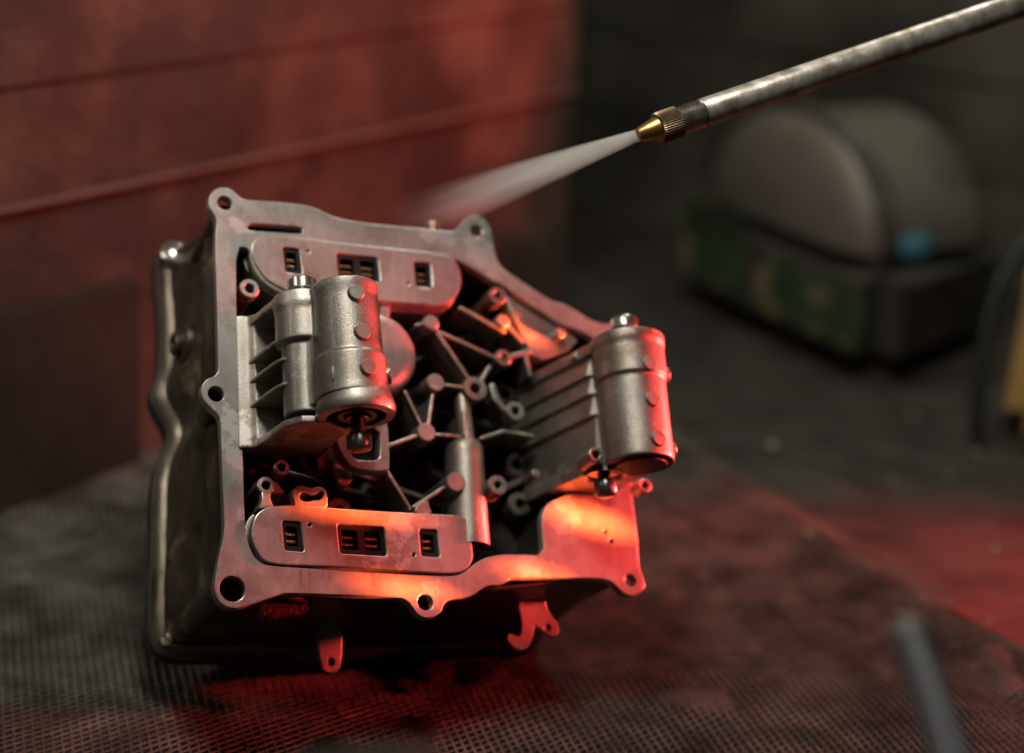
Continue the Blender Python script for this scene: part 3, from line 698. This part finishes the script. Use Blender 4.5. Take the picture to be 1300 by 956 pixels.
# domed top: a barrel along the short side, set towards the left
bm = bmesh.new()
hz = topz(1010, 132, (pA + pB) / 2); c0 = Vector((0, 0, 0)) - ft * W_ * .575 - fn * D_ * .02
ys = D_ * .5
hr = W_ * .40
for i in range(0, 25):
    pass
rows_ = []
for j in range(15):
    s = j / 14; e = (.80, .95, 1.03, 1.03)[j] if j < 4 else (.80, .93, 1.0)[14 - j] if j > 11 else 1.0
    row = []
    for i in range(25):
        t = math.pi * i / 24
        x = math.cos(t) * hr * e; z = math.sin(t) * (hz - zt + .02) * e
        pnt = c0 + ft * x - fn * (D_ * (.03 + .66 * s)); row.append(bm.verts.new((pnt.x, pnt.y, zt - .02 + z)))
    rows_.append(row)
for a, b in zip(rows_, rows_[1:]):
    for i in range(24): bm.faces.new((a[i], a[i + 1], b[i + 1], b[i]))
bm.faces.new(rows_[0]); bm.faces.new(rows_[-1])
part('domed_top', bm2me(bm, 'domed_top', 60), JUGT, can)
def band(a0, a1, off, wd):
    bm = bmesh.new(); rr = []
    for i in range(33):
        t = math.pi * (a0 + (a1 - a0) * i / 32); ring_ = []
        for (k, dd) in ((1.05, 0), (1.075, 0), (1.075, wd), (1.05, wd)):
            pnt = c0 + ft * (math.cos(t) * hr * k) - fn * (D_ * off + dd); ring_.append(bm.verts.new((pnt.x, pnt.y, zt - .02 + math.sin(t) * (hz - zt + .02) * k)))
        rr.append(ring_)
    for p_, q_ in zip(rr, rr[1:]):
        for i in range(4): bm.faces.new((p_[i], p_[(i + 1) % 4], q_[(i + 1) % 4], q_[i]))
    bm.faces.new(rr[0]); bm.faces.new(rr[-1][::-1])
    part('metal_band', bm2me(bm, 'metal_band', 40), BANDM, can)
band(.02, .98, .10, .022); 
def label_plate(a0, a1, z0, z1, m):
    bm = bmesh.new()
    ctr = -ft * W_ * (1 - (a0 + a1) / 2) + fn * .0015
    box_bm(bm, Vector((ctr.x, ctr.y, (z0 + z1) / 2)), ft, fn, Vector((0, 0, 1)), W_ * (a1 - a0), .004, z1 - z0, .001)
    part('label', bm2me(bm, 'label'), m, can)
label_plate(.06, .36, .035, zt - .02, LABG); label_plate(.44, .92, .03, zt - .05, LABG)
cp = Wd(1163, 302, pB.length * 1.02)
part('cap', lathe([(0, 0), (16, 0), (16, 14), (14, 17), (0, 17)], Vector((cp.x - pB.x, cp.y - pB.y, zt - .004)) * 1000, Z, 24), BLUE, can)

# yellow container and dark green hose at the right edge
yb = Wz(1266, 556, FZ)
yel = part('yellow_container', world_box('yellow_container', [(.0, .0), (.20, -.06), (.26, .10), (.05, .16)], 0, .155, YEL, bevel=.022, taper=.94), YEL, can)
yel.parent = None; yel.location = (yb.x, yb.y, FZ)
tag(yel, 'yellow plastic container cut off by the right edge behind the mesh', 'container')
def tube_along(name, pts, r, m, seg=14):
    cu = bpy.data.curves.new(name, 'CURVE'); cu.dimensions = '3D'; s = cu.splines.new('NURBS'); s.points.add(len(pts) - 1)
    for i, p in enumerate(pts): s.points[i].co = (*p, 1)
    s.use_endpoint_u = True; s.order_u = 3; cu.bevel_depth = r; cu.bevel_resolution = 4; cu.use_fill_caps = True
    o = bpy.data.objects.new(name, cu); COL.objects.link(o); me = evaluated(o); bpy.data.objects.remove(o); shade(me, 50)
    return link(name, me, m)
hp = [Wd(1320, 290, 1.66), Wd(1276, 335, 1.66), Wd(1253, 410, 1.66), Wd(1243, 490, 1.66), Wz(1238, 558, FZ + .004)]
tag(tube_along('hose', hp, .0065, GRN), 'dark green hose curving down beside the yellow container', 'hose')
# blurred pipe end standing in the foreground
pe = [Wd(1240, 1080, .58), Wd(1194, 915, .65), Wd(1153, 808, .70)]
pp = tube_along('pipe_end', pe, .0080, PIPE)
sl = tube_along('pale_collar', [pe[2] + (pe[1] - pe[2]) * .16, pe[2] - (pe[1] - pe[2]) * .02], 0.0087, CHIPD); sl.parent = pp
tag(pp, 'blurred blue grey pipe end sticking up in the right foreground', 'pipe')

# metal chips scattered on the tray
def chip(px, py, s, label):
    bm = bmesh.new(); bmesh.ops.create_icosphere(bm, subdivisions=1, radius=s)
    for v in bm.verts: v.co *= random.uniform(.6, 1.3); v.co.z *= .6
    o = link('metal_chip', bm2me(bm, 'metal_chip', 30), CHIP)
    p = Wz(px, py, 0); z = floor_h(p.x, p.y); p = Wz(px, py, z); o.location = (p.x, p.y, floor_h(p.x, p.y) + s * .55)
    o.rotation_euler = (random.random(), random.random(), random.random() * 6)
    tag(o, label, 'chip', 'metal chips scattered over the tray')
chip(1205, 608, .0042, 'largest pale chip on the tray, in front of the yellow container')
chip(980, 572, .0060, 'grey chip on the tray beyond the right hand cylinder')
chip(1266, 758, .0030, 'pale chip near the right edge of the mesh')
chip(1258, 782, .0040, 'pale chip on the mesh near the right edge, just above the pipe end')
for i in range(13):
    chip(random.uniform(880, 1290), random.uniform(520, 700), random.uniform(.0012, .0028), 'tiny pale metal chip lying on the dark tray to the right')
for i in range(14):
    chip(random.uniform(10, 180), random.uniform(600, 850), random.uniform(.0008, .0013), 'tiny pale speck of metal on the mesh to the left')
